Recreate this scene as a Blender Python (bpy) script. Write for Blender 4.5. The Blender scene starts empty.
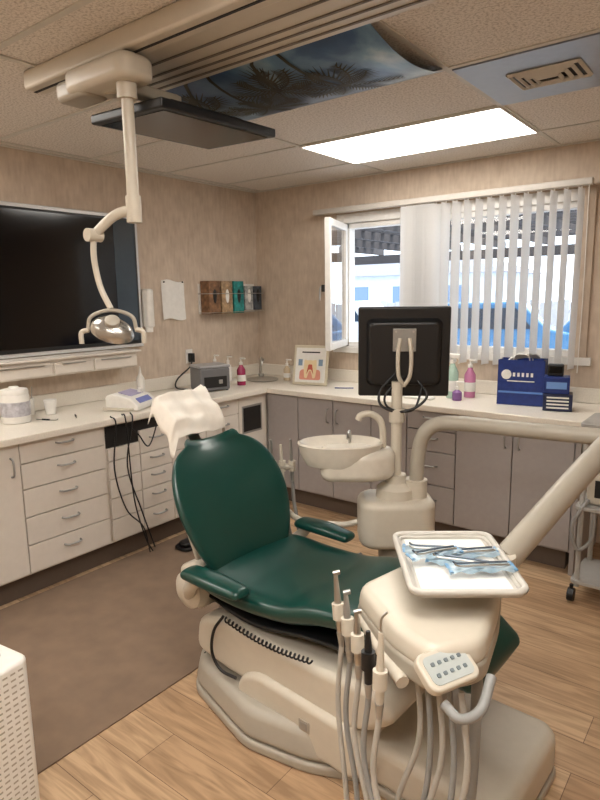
import bpy, bmesh, math, random
from mathutils import Vector, Matrix
random.seed(4)
S=bpy.context.scene
H=2.478
def lin(c):
    c=c/255.0
    return c/12.92 if c<=0.04045 else ((c+0.055)/1.055)**2.4
def C(r,g,b): return (lin(r),lin(g),lin(b),1)
MATS={}
def mat(name,col,rough=0.5,metal=0.0,var=0.04,scale=30,bump=0.0,spec=0.5,coat=0,trans=0,emit=None,es=0,alpha=1):
    if name in MATS: return MATS[name]
    m=bpy.data.materials.new(name); m.use_nodes=True
    nt=m.node_tree; b=nt.nodes["Principled BSDF"]
    tc=nt.nodes.new("ShaderNodeTexCoord"); n=nt.nodes.new("ShaderNodeTexNoise"); n.inputs["Scale"].default_value=scale; n.inputs["Detail"].default_value=4
    nt.links.new(tc.outputs["Object"],n.inputs["Vector"])
    r=nt.nodes.new("ShaderNodeValToRGB")
    r.color_ramp.elements[0].position=.3; r.color_ramp.elements[1].position=.7
    r.color_ramp.elements[0].color=tuple(max(0,c*(1-var)) for c in col[:3])+(1,)
    r.color_ramp.elements[1].color=tuple(min(1,c*(1+var)) for c in col[:3])+(1,)
    nt.links.new(n.outputs["Fac"],r.inputs[0]); nt.links.new(r.outputs[0],b.inputs["Base Color"])
    b.inputs["Roughness"].default_value=rough; b.inputs["Metallic"].default_value=metal
    b.inputs["Specular IOR Level"].default_value=spec; b.inputs["Coat Weight"].default_value=coat
    b.inputs["Transmission Weight"].default_value=trans; b.inputs["Alpha"].default_value=alpha
    if bump>0:
        bp=nt.nodes.new("ShaderNodeBump"); bp.inputs["Strength"].default_value=bump; bp.inputs["Distance"].default_value=.01
        nt.links.new(n.outputs["Fac"],bp.inputs["Height"]); nt.links.new(bp.outputs[0],b.inputs["Normal"])
    if emit: b.inputs["Emission Color"].default_value=emit; b.inputs["Emission Strength"].default_value=es
    MATS[name]=m; return m

# ---------- geometry helpers ----------
def group(name,loc=(0,0,0),rz=0):
    e=bpy.data.objects.new(name,None); e.empty_display_size=.1
    e.location=loc; e.rotation_euler=(0,0,rz); bpy.context.collection.objects.link(e); return e
def finish(name,me,m,parent,smooth=False,bevel=0,seg=3,loc=(0,0,0),rot=(0,0,0),subsurf=0):
    o=bpy.data.objects.new(name,me); bpy.context.collection.objects.link(o)
    if m: me.materials.append(m)
    if smooth:
        for p in me.polygons: p.use_smooth=True
    if bevel>0:
        md=o.modifiers.new("b","BEVEL"); md.width=bevel; md.segments=seg; md.limit_method='ANGLE'; md.angle_limit=math.radians(40)
        for p in me.polygons: p.use_smooth=True
        md2=o.modifiers.new("w","WEIGHTED_NORMAL"); md2.keep_sharp=False
    o.location=loc; o.rotation_euler=rot
    if parent: o.parent=parent
    return o
def mesh(name,v,f):
    me=bpy.data.meshes.new(name); me.from_pydata([tuple(x) for x in v],[],f); me.update()
    bm=bmesh.new(); bm.from_mesh(me); bmesh.ops.recalc_face_normals(bm,faces=bm.faces); bm.to_mesh(me); bm.free(); return me
def box(name,c,s,m,parent=None,bevel=0.0,rot=(0,0,0),seg=3):
    x,y,z=[a/2 for a in s]
    v=[(-x,-y,-z),(x,-y,-z),(x,y,-z),(-x,y,-z),(-x,-y,z),(x,-y,z),(x,y,z),(-x,y,z)]
    f=[(0,3,2,1),(4,5,6,7),(0,1,5,4),(1,2,6,5),(2,3,7,6),(3,0,4,7)]
    return finish(name,mesh(name,v,f),m,parent,bevel=bevel,seg=seg,loc=c,rot=rot)
def bx(name,x0,x1,y0,y1,z0,z1,m,parent=None,bevel=0.0):
    return box(name,((x0+x1)/2,(y0+y1)/2,(z0+z1)/2),(abs(x1-x0),abs(y1-y0),abs(z1-z0)),m,parent,bevel)
def prism(name,pts,z0,z1,m,parent=None,bevel=0.0,top=1.0,loc=(0,0,0),rot=(0,0,0),seg=4):
    n=len(pts); cx=sum(p[0] for p in pts)/n; cy=sum(p[1] for p in pts)/n
    v=[(p[0],p[1],z0) for p in pts]+[(cx+(p[0]-cx)*top,cy+(p[1]-cy)*top,z1) for p in pts]
    f=[tuple(range(n))[::-1],tuple(range(n,2*n))]+[(i,(i+1)%n,n+(i+1)%n,n+i) for i in range(n)]
    return finish(name,mesh(name,v,f),m,parent,bevel=bevel,seg=seg,loc=loc,rot=rot)
def rrect(w,h,r,n=6,cx=0,cy=0):
    out=[]
    for sx,sy,a0 in ((1,1,0),(-1,1,90),(-1,-1,180),(1,-1,270)):
        for i in range(n+1):
            a=math.radians(a0+90*i/n); out.append((cx+sx*(w/2-r)+r*math.cos(a),cy+sy*(h/2-r)+r*math.sin(a)))
    return out
def roundpoly(pts,r,n=5):
    out=[];N=len(pts)
    for i in range(N):
        p=Vector(pts[i]);a=Vector(pts[i-1]);b=Vector(pts[(i+1)%N])
        da=(a-p);db=(b-p);rr=min(r,da.length*.45,db.length*.45)
        s=p+da.normalized()*rr;e=p+db.normalized()*rr
        for k in range(n+1):
            t=k/n; q=s*(1-t)**2+p*2*t*(1-t)+e*t*t; out.append((q.x,q.y))
    return out
def lathe(name,prof,m,parent=None,loc=(0,0,0),rot=(0,0,0),n=28,sx=1,sy=1):
    v=[];f=[]
    for r,z in prof:
        for i in range(n):
            a=2*math.pi*i/n; v.append((r*sx*math.cos(a),r*sy*math.sin(a),z))
    for j in range(len(prof)-1):
        for i in range(n):
            f.append((j*n+i,j*n+(i+1)%n,(j+1)*n+(i+1)%n,(j+1)*n+i))
    if prof[0][0]>1e-4: f.append(tuple(range(n))[::-1])
    if prof[-1][0]>1e-4: f.append(tuple((len(prof)-1)*n+i for i in range(n)))
    me=mesh(name,v,f); bm=bmesh.new(); bm.from_mesh(me); bmesh.ops.remove_doubles(bm,verts=bm.verts,dist=1e-5); bm.to_mesh(me); bm.free()
    o=finish(name,me,m,parent,smooth=True,loc=loc,rot=rot)
    me.set_sharp_from_angle(angle=math.radians(40)); return o
def catmull(P,k=8):
    P=[Vector(p) for p in P]
    if len(P)<3: return P
    Q=[P[0]*2-P[1]]+P+[P[-1]*2-P[-2]]; out=[]
    for i in range(1,len(Q)-2):
        a,b,c,d=Q[i-1:i+3]
        for j in range(k):
            t=j/k
            out.append(0.5*((2*b)+(c-a)*t+(2*a-5*b+4*c-d)*t*t+(3*b-a-3*c+d)*t**3))
    out.append(P[-1]); return out
def tube(name,P,r,m,parent=None,smooth=True,n=10,k=8,r2=None,flat=1.0,radii=None):
    pts=catmull(P,k) if smooth else [Vector(p) for p in P]
    if radii: radii=[q.x for q in catmull([(a,0,0) for a in radii],k)]
    N=len(pts); v=[];f=[]
    t0=(pts[1]-pts[0]).normalized(); up=Vector((0,0,1)) if abs(t0.z)<.9 else Vector((1,0,0))
    nrm=(up-t0*up.dot(t0)).normalized()
    for i,p in enumerate(pts):
        t=(pts[min(i+1,N-1)]-pts[max(i-1,0)]).normalized()
        nrm=(nrm-t*nrm.dot(t)).normalized(); bn=t.cross(nrm)
        rr=r if r2 is None else r+(r2-r)*i/(N-1)
        if radii: rr=radii[i]
        for j in range(n):
            a=2*math.pi*j/n; v.append(p+nrm*math.cos(a)*rr+bn*math.sin(a)*rr*flat)
    for i in range(N-1):
        for j in range(n): f.append((i*n+j,i*n+(j+1)%n,(i+1)*n+(j+1)%n,(i+1)*n+j))
    f.append(tuple(range(n))[::-1]); f.append(tuple((N-1)*n+j for j in range(n)))
    me=mesh(name,v,f); o=finish(name,me,m,parent,smooth=True); me.set_sharp_from_angle(angle=math.radians(50)); return o
def cyl(name,a,b,r,m,parent=None,r2=None,n=24): return tube(name,[a,b],r,m,parent,smooth=False,n=n,r2=r2)
def cushion(name,st,m,parent,n=48,dish=0.0,power=2.6,loc=(0,0,0),rot=(0,0,0)):
    c=catmull([(a[0],a[4] if len(a)>4 else 0,a[1]) for a in st],6)
    wv=catmull([(a[2],a[3],0) for a in st],6)
    N=len(c); v=[];f=[]
    def sp(x): return math.copysign(abs(x)**(2/power),x)
    rings=[]
    for i in range(N):
        t=(c[min(i+1,N-1)]-c[max(i-1,0)]).normalized(); nr=Vector((-t.z,0,t.x)).normalized()
        rings.append((c[i],t,nr,wv[i].x,wv[i].y))
    full=[]
    p,t,nr,w,h=rings[0]
    for s in (0,.35,.65,.88): full.append((p-t*h*(math.cos(math.asin(s))),t,nr,w-h*(1-s)*.9,max(h*s,.0005)))
    full+=rings
    p,t,nr,w,h=rings[-1]
    for s in (.88,.65,.35,0): full.append((p+t*h*(math.cos(math.asin(s))),t,nr,w-h*(1-s)*.9,max(h*s,.0005)))
    for p,t,nr,w,h in full:
        for j in range(n):
            a=2*math.pi*(j+.5)/n; u=sp(math.cos(a))*w; q=sp(math.sin(a))*h
            q+=dish*(abs(u)/max(w,1e-4))**2.2
            v.append(p+Vector((0,1,0))*u+nr*q)
    M=len(full)
    for i in range(M-1):
        for j in range(n): f.append((i*n+j,i*n+(j+1)%n,(i+1)*n+(j+1)%n,(i+1)*n+j))
    f.append(tuple(range(n))[::-1]); f.append(tuple((M-1)*n+j for j in range(n)))
    return finish(name,mesh(name,v,f),m,parent,smooth=True,loc=loc,rot=rot)

# ---------- special materials ----------
def wallmat():
    m=bpy.data.materials.new("wallpaper_fabric"); m.use_nodes=True; nt=m.node_tree; b=nt.nodes["Principled BSDF"]
    tc=nt.nodes.new("ShaderNodeTexCoord"); mp=nt.nodes.new("ShaderNodeMapping"); mp.inputs["Scale"].default_value=(45,45,9)
    n=nt.nodes.new("ShaderNodeTexNoise"); n.inputs["Scale"].default_value=1; n.inputs["Detail"].default_value=4
    n2=nt.nodes.new("ShaderNodeTexNoise"); n2.inputs["Scale"].default_value=10; n2.inputs["Detail"].default_value=5
    mx=nt.nodes.new("ShaderNodeMath"); mx.operation='ADD'
    r=nt.nodes.new("ShaderNodeValToRGB")
    r.color_ramp.elements[0].color=C(189,171,153); r.color_ramp.elements[1].color=C(209,193,175)
    r.color_ramp.elements[0].position=.36; r.color_ramp.elements[1].position=.64
    av=nt.nodes.new("ShaderNodeMath"); av.operation='MULTIPLY'; av.inputs[1].default_value=.5
    L=nt.links.new
    L(tc.outputs["Object"],mp.inputs[0]);L(mp.outputs[0],n.inputs["Vector"]);L(tc.outputs["Object"],n2.inputs["Vector"])
    L(n.outputs[0],mx.inputs[0]);L(n2.outputs[0],mx.inputs[1]);L(mx.outputs[0],av.inputs[0]);L(av.outputs[0],r.inputs[0]);L(r.outputs[0],b.inputs["Base Color"])
    b.inputs["Roughness"].default_value=.8
    return m
def ceilmat():
    m=bpy.data.materials.new("acoustic_tile"); m.use_nodes=True; nt=m.node_tree; b=nt.nodes["Principled BSDF"]
    tc=nt.nodes.new("ShaderNodeTexCoord"); n=nt.nodes.new("ShaderNodeTexNoise"); n.inputs["Scale"].default_value=100; n.inputs["Detail"].default_value=5; n.inputs["Roughness"].default_value=.65
    r=nt.nodes.new("ShaderNodeValToRGB"); r.color_ramp.elements[0].position=.34; r.color_ramp.elements[1].position=.54
    r.color_ramp.elements[0].color=C(176,167,157); r.color_ramp.elements[1].color=C(226,219,211)
    L=nt.links.new
    L(tc.outputs["Object"],n.inputs["Vector"]);L(n.outputs[0],r.inputs[0]);L(r.outputs[0],b.inputs["Base Color"])
    bp=nt.nodes.new("ShaderNodeBump"); bp.inputs["Strength"].default_value=.3; bp.inputs["Distance"].default_value=.004
    L(n.outputs[0],bp.inputs["Height"]);L(bp.outputs[0],b.inputs["Normal"]); b.inputs["Roughness"].default_value=.9
    return m
def woodmat():
    m=bpy.data.materials.new("laminate_wood"); m.use_nodes=True; nt=m.node_tree; b=nt.nodes["Principled BSDF"]; L=nt.links.new
    tc=nt.nodes.new("ShaderNodeTexCoord")
    br=nt.nodes.new("ShaderNodeTexBrick"); br.inputs["Scale"].default_value=1; br.inputs["Brick Width"].default_value=1.22; br.inputs["Row Height"].default_value=.17
    br.inputs["Mortar Size"].default_value=.0013; br.offset=.37; br.inputs["Bias"].default_value=0
    br.inputs["Color1"].default_value=C(176,145,114); br.inputs["Color2"].default_value=C(206,177,144); br.inputs["Mortar"].default_value=C(116,90,68)
    mp=nt.nodes.new("ShaderNodeMapping"); mp.inputs["Scale"].default_value=(1.6,16,1)
    n=nt.nodes.new("ShaderNodeTexNoise"); n.inputs["Scale"].default_value=1.6; n.inputs["Detail"].default_value=8; n.inputs["Distortion"].default_value=1.6
    r=nt.nodes.new("ShaderNodeValToRGB"); r.color_ramp.elements[0].position=.34; r.color_ramp.elements[1].position=.62
    r.color_ramp.elements[0].color=(.62,.57,.52,1); r.color_ramp.elements[1].color=(1.05,1.03,1.0,1)
    mx=nt.nodes.new("ShaderNodeMix"); mx.data_type='RGBA'; mx.blend_type='MULTIPLY'; mx.inputs[0].default_value=.9
    L(tc.outputs["Object"],br.inputs["Vector"]);L(tc.outputs["Object"],mp.inputs[0]);L(mp.outputs[0],n.inputs["Vector"]);L(n.outputs[0],r.inputs[0])
    L(br.outputs["Color"],mx.inputs[6]);L(r.outputs[0],mx.inputs[7]);L(mx.outputs[2],b.inputs["Base Color"])
    b.inputs["Roughness"].default_value=.38
    return m
M_wall=wallmat(); M_ceil=ceilmat(); M_wood=woodmat()
M_mat=mat("brown_mat",C(124,103,85),.85,var=.1,scale=9)
M_white=mat("white_paint",C(228,225,219),.45)
M_tbar=mat("tbar_metal",C(200,196,188),.5)
M_cab=mat("cabinet_white_laminate",C(222,214,204),.42,var=.02)
M_cab_shaded=mat("cabinet_laminate_shaded",C(162,156,154),.45,var=.03)  # shadow and backlight on the back run put into the laminate colour
M_ctr=mat("counter_laminate",C(228,221,209),.3,var=.05,scale=120)
M_kick=mat("toe_kick",C(92,78,68),.7)
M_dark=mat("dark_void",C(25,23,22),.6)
M_steel=mat("brushed_steel",C(190,188,184),.28,metal=1)
M_alu=mat("satin_aluminium",C(170,170,168),.4,metal=.8)
M_beige=mat("cream_abs_plastic",C(198,190,175),.36,var=.02)
M_beige2=mat("warm_grey_plastic",C(167,160,147),.4,var=.02)
M_green=mat("green_vinyl",C(6,58,51),.3,var=.02,scale=10,spec=.55,coat=.12)
M_black=mat("black_plastic",C(18,18,20),.4)
M_gloss=mat("tv_glass",C(8,8,10),.1,spec=.5)
M_hose=mat("grey_hose",C(142,142,140),.5)
M_towel=mat("paper_towel",C(232,226,216),.9,var=.04)
M_paper=mat("paper",C(232,230,225),.8)
M_blue=mat("blue_card",C(22,48,118),.45,var=.15)
M_clear=mat("window_glass",(1,1,1,1),.0,trans=1,var=0)

# ---------- camera ----------
cd=bpy.data.cameras.new("camera"); cam=bpy.data.objects.new("camera",cd); bpy.context.collection.objects.link(cam)
cd.sensor_fit='VERTICAL'; cd.sensor_height=36; cd.lens=27.0; cd.clip_start=.05
R=Matrix.Rotation(.6585,4,'Z')@Matrix.Rotation(math.pi/2-.1730,4,'X')@Matrix.Rotation(-.0143,4,'Z')
cam.matrix_world=Matrix.Translation((3.5957,-4.0506,1.5989))@R
S.camera=cam

# ---------- room shell ----------
XR,YB=4.9,-5.9
bx("floor",-.12,XR+.12,YB-.12,.12,-.1,0,M_wood)
bx("ceiling",-.12,XR+.12,YB-.12,.12,H,H+.1,M_ceil)
bx("wall_left",-.12,0,YB,0,0,H,M_wall)
bx("wall_right",XR,XR+.12,YB,0,0,H,M_wall)
bx("wall_front",0,XR,YB-.12,YB,0,H,M_wall)
WX0,WX1,WZ0,WZ1=.93,2.66,1.19,2.14
def holed():
    v=[];f=[]
    def b(x0,x1,z0,z1):
        i=len(v)
        for y in (0,.12):
            v.extend([(x0,y,z0),(x1,y,z0),(x1,y,z1),(x0,y,z1)])
        f.extend([(i,i+1,i+2,i+3),(i+4,i+7,i+6,i+5),(i,i+4,i+5,i+1),(i+1,i+5,i+6,i+2),(i+2,i+6,i+7,i+3),(i+3,i+7,i+4,i)])
    b(-.12,WX0,0,H);b(WX1,XR+.12,0,H);b(WX0,WX1,0,WZ0);b(WX0,WX1,WZ1,H)
    return finish("wall_back",mesh("wall_back",v,f),M_wall,None)
holed()
g=group("ceiling_grid")
for i,x in enumerate((.08,1.29,2.50,3.71)): bx("main_tee_%d"%i,x-.012,x+.012,YB,0,H-.006,H+.002,M_tbar,g)
k=0; y=-.43
while y>YB:
    bx("cross_tee_%d"%k,0,XR,y-.012,y+.012,H-.005,H+.002,M_tbar,g); k+=1; y-=.61
bx("wall_angle_back",0,XR,-.022,0,H-.008,H,M_tbar,g); bx("wall_angle_left",0,.022,YB,0,H-.008,H,M_tbar,g)
bx("baseboard_left",0,.012,YB,-4.32,0,.09,M_kick)
bx("baseboard_back",2.95,XR,-.012,0,0,.09,M_kick)
prism("chair_mat",rrect(1.2,3.6,.03,cx=1.175,cy=-3.1),.0005,.006,M_mat,None,bevel=.002)

# ---------- ceiling light, added fill panels ----------
def lightpanel(x0,y0,es):
    g=group("ceiling_or_fill_panel",((x0+1.21/2),(y0+.305),H))
    me=mat("lit_diffuser_%.1f"%es,C(255,250,240),.5,emit=(1,.955,.885,1),es=es)
    box("diffuser",(0,0,-.006),(1.19,.59,.006),me,g)
    for s in (-1,1):
        box("frame_long_%d"%s,(0,s*.3,-.007),(1.21,.012,.01),M_white,g); box("frame_short_%d"%s,(s*.6,0,-.007),(.012,.6,.01),M_white,g)
lightpanel(1.29,-1.04,11)
lightpanel(2.50,-3.48,15)  # this panel and the next three are added for soft fill light
lightpanel(.08,-3.48,9.5)
lightpanel(2.50,-4.70,15)
lightpanel(.08,-5.31,9.5)

def mural():
    g=group("palm_tree_mural_light_cover",(1.90,-1.955,H-.012))
    m=bpy.data.materials.new("mural_print"); m.use_nodes=True; nt=m.node_tree; b=nt.nodes["Principled BSDF"]; L=nt.links.new
    tc=nt.nodes.new("ShaderNodeTexCoord"); n=nt.nodes.new("ShaderNodeTexNoise"); n.inputs["Scale"].default_value=2.6; n.inputs["Detail"].default_value=5; n.inputs["Distortion"].default_value=.5
    r=nt.nodes.new("ShaderNodeValToRGB"); e=r.color_ramp.elements
    e[0].position=.32; e[0].color=C(26,54,92); e[1].position=.74; e[1].color=C(178,196,204)
    x=e.new(.48); x.color=C(52,88,128); x=e.new(.6); x.color=C(104,140,168)
    L(tc.outputs["Object"],n.inputs["Vector"]);L(n.outputs[0],r.inputs[0]);L(r.outputs[0],b.inputs["Base Color"]); b.inputs["Roughness"].default_value=.35
    b.inputs["Specular IOR Level"].default_value=.35
    v=[];f=[];NX,NY=24,12
    def zz(u,w): return -.05*max(0,(1-(2*w-1)**2))*(.6+.4*u)
    for i in range(NX+1):
        for j in range(NY+1):
            u=i/NX;w=j/NY; v.append(((u-.5)*1.19,(w-.5)*.59,zz(u,w)))
    for i in range(NX):
        for j in range(NY): a=i*(NY+1)+j; f.append((a,a+1,a+NY+2,a+NY+1))
    finish("printed_panel",mesh("p",v,f),m,g,smooth=True)
    mp=mat("palm_print",C(58,56,46),.6,var=.5,scale=18,spec=.2); rnd=random.Random(11)
    for pi,(px,py,s,dirn) in enumerate([(-.42,-.02,.22,-1.2),(-.17,.10,.17,-1.7),(.02,-.06,.21,-1.4),(.27,.06,.21,-1.9)]):
        v=[];f=[]
        def P(x,y):
            x=max(-.59,min(.59,x)); y=max(-.29,min(.29,y))
            return (x,y,zz(x/1.19+.5,y/.59+.5)-.003)
        def quad(a,b,w0,w1):
            d=(b-a).normalized(); nn=Vector((-d.y,d.x)); i=len(v)
            v.extend([P(*(a+nn*w0)),P(*(a-nn*w0)),P(*(b-nn*w1)),P(*(b+nn*w1))]); f.append((i,i+1,i+2,i+3))
        for a in range(9):
            an=dirn+math.pi+(a-4)*.55+rnd.uniform(-.15,.15); Lh=s*rnd.uniform(.8,1.15); p=Vector((px,py)); curl=(a-4)*.3
            for q in range(12):
                an+=curl/12*1.6; p2=p+Vector((math.cos(an),math.sin(an)))*Lh/12; quad(p,p2,.004,.0035)
                ll=.06*math.sin(math.pi*(q+1.5)/14)*s/.16
                for sd in (-1,1):
                    b2=p2+Vector((math.cos(an+sd*.9),math.sin(an+sd*.9)))*ll*rnd.uniform(.8,1.2); quad(p2,b2,.005,.0008)
                p=p2
        p=Vector((px,py))
        for q in range(6):
            p2=p+Vector((math.cos(dirn+.07*q),math.sin(dirn+.07*q)))*.07; quad(p,p2,.008,.0085); p=p2
        finish("palm_%d"%pi,mesh("palm",v,f),mp,g)
mural()
def vent():
    g=group("ceiling_air_vent",(2.805,-1.345,H))
    M=mat("vent_metal",C(142,150,162),.35,metal=.25); box("plate",(0,0,-.006),(.58,.58,.008),M,g)
    for i in range(4):
        s=.27-.06*i; z=-.014-.004*i
        box("louver_n_%d"%i,(0,s*.37,z),(s,.014,.010),M_tbar,g,rot=(.6,0,0)); box("louver_s_%d"%i,(0,-s*.37,z),(s,.014,.010),M_tbar,g,rot=(-.6,0,0))
        box("louver_e_%d"%i,(s*.5,0,z),(.014,s*.76,.010),M_tbar,g,rot=(0,-.6,0)); box("louver_w_%d"%i,(-s*.5,0,z),(.014,s*.76,.010),M_tbar,g,rot=(0,.6,0))
    box("throat",(0,0,-.011),(.25,.185,.004),M_dark,g)
vent()

def track():
    g=group("ceiling_track_rail")
    bx("wide_box",1.40,4.0,-2.58,-2.28,H-.045,H,M_beige,g,.006)
    for i,y in enumerate((-2.50,-2.42,-2.37,-2.32)): bx("groove_%d"%i,1.41,4.0,y-.005,y+.005,H-.049,H-.04,mat("groove",C(110,102,92),.6),g)
    bx("front_rail",1.20,4.0,-2.70,-2.61,H-.07,H,M_beige,g,.012)
    bx("rail_slot",1.21,4.0,-2.662,-2.652,H-.073,H-.06,M_dark,g)
    for i,x in enumerate((1.5,2.6,3.7)): bx("hanger_%d"%i,x-.02,x+.02,-2.62,-2.57,H-.03,H,M_beige,g)
track()
def dental_light():
    g=group("dental_operating_light")
    cx,cy=1.79,-2.66
    prism("carriage",rrect(.36,.15,.05,cx=cx-.10,cy=cy),H-.16,H-.078,M_beige,g,bevel=.025)
    prism("carriage_step",rrect(.18,.12,.03,cx=cx-.26,cy=cy+.0),H-.17,H-.10,M_beige2,g,bevel=.02)
    cyl("post",(cx,cy,H-.15),(cx,cy,1.90),.021,M_beige,g)
    cyl("post_collar",(cx,cy,H-.21),(cx,cy,H-.15),.034,M_beige,g)
    cyl("elbow",(cx,cy,1.95),(cx,cy,1.86),.027,M_beige,g)
    kx,ky=cx-.125,cy-.085
    tube("arm_upper",[(cx,cy,1.905),(cx-.06,cy-.04,1.885),(kx,ky,1.82)],.02,M_beige,g,r2=.017)
    hx,hy,hz=cx-.075,cy-.07,1.485
    tube("arm_lower",[(kx,ky,1.83),(kx-.004,ky-.003,1.74),(kx+.01,ky+.005,1.64),(hx,hy,hz+.075)],.011,M_beige,g)
    cyl("knuckle",(kx,ky-.028,1.82),(kx,ky+.028,1.82),.023,M_beige,g)
    tube("yoke",[(hx-.07,hy-.054,hz),(hx-.058,hy-.044,hz+.048),(hx,hy,hz+.07),(hx+.058,hy+.044,hz+.048),(hx+.07,hy+.054,hz)],.007,M_beige2,g)
    Ms=mat("lamp_silver",C(175,172,166),.25,metal=.8)
    rt=(math.radians(40),math.radians(20),math.radians(37)); q=.82
    lathe("reflector_shell",[(.0,.045*q),(.03*q,.043*q),(.06*q,.032*q),(.08*q,.01*q),(.086*q,-.012*q),(.08*q,-.018*q),(.05*q,.01*q),(0,.02*q)],Ms,g,loc=(hx,hy,hz),rot=rt,sx=1.15,sy=.8)
    lathe("front_glass",[(.08*q,-.012*q),(.05*q,-.02*q),(0,-.024*q)],mat("lamp_lens",C(215,215,205),.15,trans=.5),g,loc=(hx,hy,hz),rot=rt,sx=1.15,sy=.8)
    lathe("rear_knob",[(.026,.034),(.026,.05),(.013,.058),(0,.058)],M_beige2,g,loc=(hx,hy,hz),rot=rt)
    for s in (-1,1):
        tube("handle_%d"%s,[(hx+s*.068,hy+s*.052,hz),(hx+s*.09,hy+s*.068,hz-.01),(hx+s*.09,hy+s*.07,hz-.05)],.009,M_beige,g)
dental_light()
def ceiling_monitor():
    g=group("ceiling_mounted_flat_screen",(1.71,-2.31,2.262)); g.rotation_euler=(math.radians(2),math.radians(1),math.radians(2))
    box("bezel",(0,0,0),(.39,.63,.035),M_black,g,.008)
    box("screen",(0,.0,-.0185),(.34,.57,.002),mat("dark_screen",C(42,41,40),.2),g)
    box("back_bulge",(0,0,.03),(.24,.4,.035),M_black,g,.012)
    box("mount_arm",(-.02,-.2,.085),(.07,.30,.04),M_beige,g,.01)
    cyl("mount_stub",(-.02,-.06,.04),(-.02,-.06,.10),.035,M_beige,g)
    cyl("mount_drop",(-.06,-.31,.06),(-.06,-.31,.19),.03,M_beige,g)
ceiling_monitor()

# ---------- left wall items ----------
def tv():
    g=group("wall_television")
    bx("frame",0.001,.035,-2.80,-1.29,1.25,2.16,mat("tv_frame",C(214,214,214),.35,metal=.2),g,.006)
    bx("bezel",.03,.045,-2.77,-1.315,1.275,2.135,M_black,g,.004)
    bx("screen",.044,.0465,-2.755,-1.33,1.30,2.12,M_gloss,g)
    bx("painted_reflection",.046,.050,-1.50,-1.335,1.30,2.12,mat("tv_reflection_tint",C(50,62,72),.12),g)  # bluish curtain reflection painted as a tinted strip over the screen
tv()
def shelf():
    g=group("wall_shelf_with_drawers")
    bx("top",0.001,.20,-2.80,-1.44,1.232,1.245,M_cab,g,.004)
    bx("body",0.001,.17,-2.79,-1.46,1.13,1.232,M_cab,g,.004)
    for i,(a,b) in enumerate(((-2.78,-2.1),(-2.08,-1.82),(-1.80,-1.47))):
        bx("drawer_front_%d"%i,.17,.182,a,b,1.14,1.215,M_cab,g,.003)
        bx("drawer_lip_%d"%i,.182,.192,a+.05,b-.05,1.198,1.206,M_steel,g)
shelf()
g=group("paper_towel_dispenser"); bx("body",.001,.09,-1.275,-1.215,1.38,1.66,M_white,g,.02); cyl("roll",(.05,-1.245,1.35),(.05,-1.245,1.40),.028,M_paper,g)
def sheet():
    v=[];f=[]
    for i in range(9):
        for j in range(9):
            u=i/8;w=j/8; v.append((.006+.012*w*w+.004*math.sin(u*9),-1.08+.22*u,1.72-.29*w+.01*math.sin(u*6)))
    for i in range(8):
        for j in range(8): a=i*9+j; f.append((a,a+1,a+10,a+9))
    g=group("pinned_paper_notice"); finish("sheet",mesh("s",v,f),M_paper,g,smooth=True)
    for yy in (-1.06,-.88): lathe("pin_%d"%int(yy*100),[(0,.0),(.006,.002),(.004,.012),(0,.014)],M_black,g,loc=(.012,yy,1.71),rot=(0,math.radians(90),0),n=10)
sheet()
def glove_rack():
    g=group("glove_box_rack")
    cols=[C(128,94,66),C(168,140,108),C(40,136,132),C(165,165,163),C(70,76,84)]
    ys=[-.70,-.56,-.42,-.285,-.17,-.06]
    for i in range(5):
        mm=mat("glove_box_%d"%i,cols[i],.6,var=.5,scale=28)
        bx("box_%d"%i,.012,.11,ys[i]+.008,ys[i+1]-.008,1.46 if i<3 else 1.48,1.72 if i<3 else 1.68,mm,g,.003)
        lathe("opening_%d"%i,[(0,0),(.035,.0),(.03,.003),(0,.004)],M_paper if i%2 else M_dark,g,loc=(.111,(ys[i]+ys[i+1])/2,1.6),rot=(0,math.radians(90),0),sx=1.6,sy=.6,n=16)
    for z in (1.47,1.62): 
        tube("wire_%d"%int(z*100),[(.002,-.71,z),(.118,-.71,z),(.118,-.05,z),(.002,-.05,z)],.003,M_steel,g,smooth=False,n=6)
    bx("back",.001,.006,-.71,-.05,1.46,1.70,M_white,g)
glove_rack()
g=group("wall_outlet"); bx("plate",.001,.008,-.87,-.80,1.08,1.19,M_white,g,.002)
bx("plug",.008,.05,-.85,-.815,1.09,1.16,M_black,g,.004); tube("cord",[(.04,-.835,1.11),(.08,-.90,1.06),(.07,-1.02,.98),(.12,-1.08,.925),(.2,-1.04,.912)],.006,M_black,g)

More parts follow.
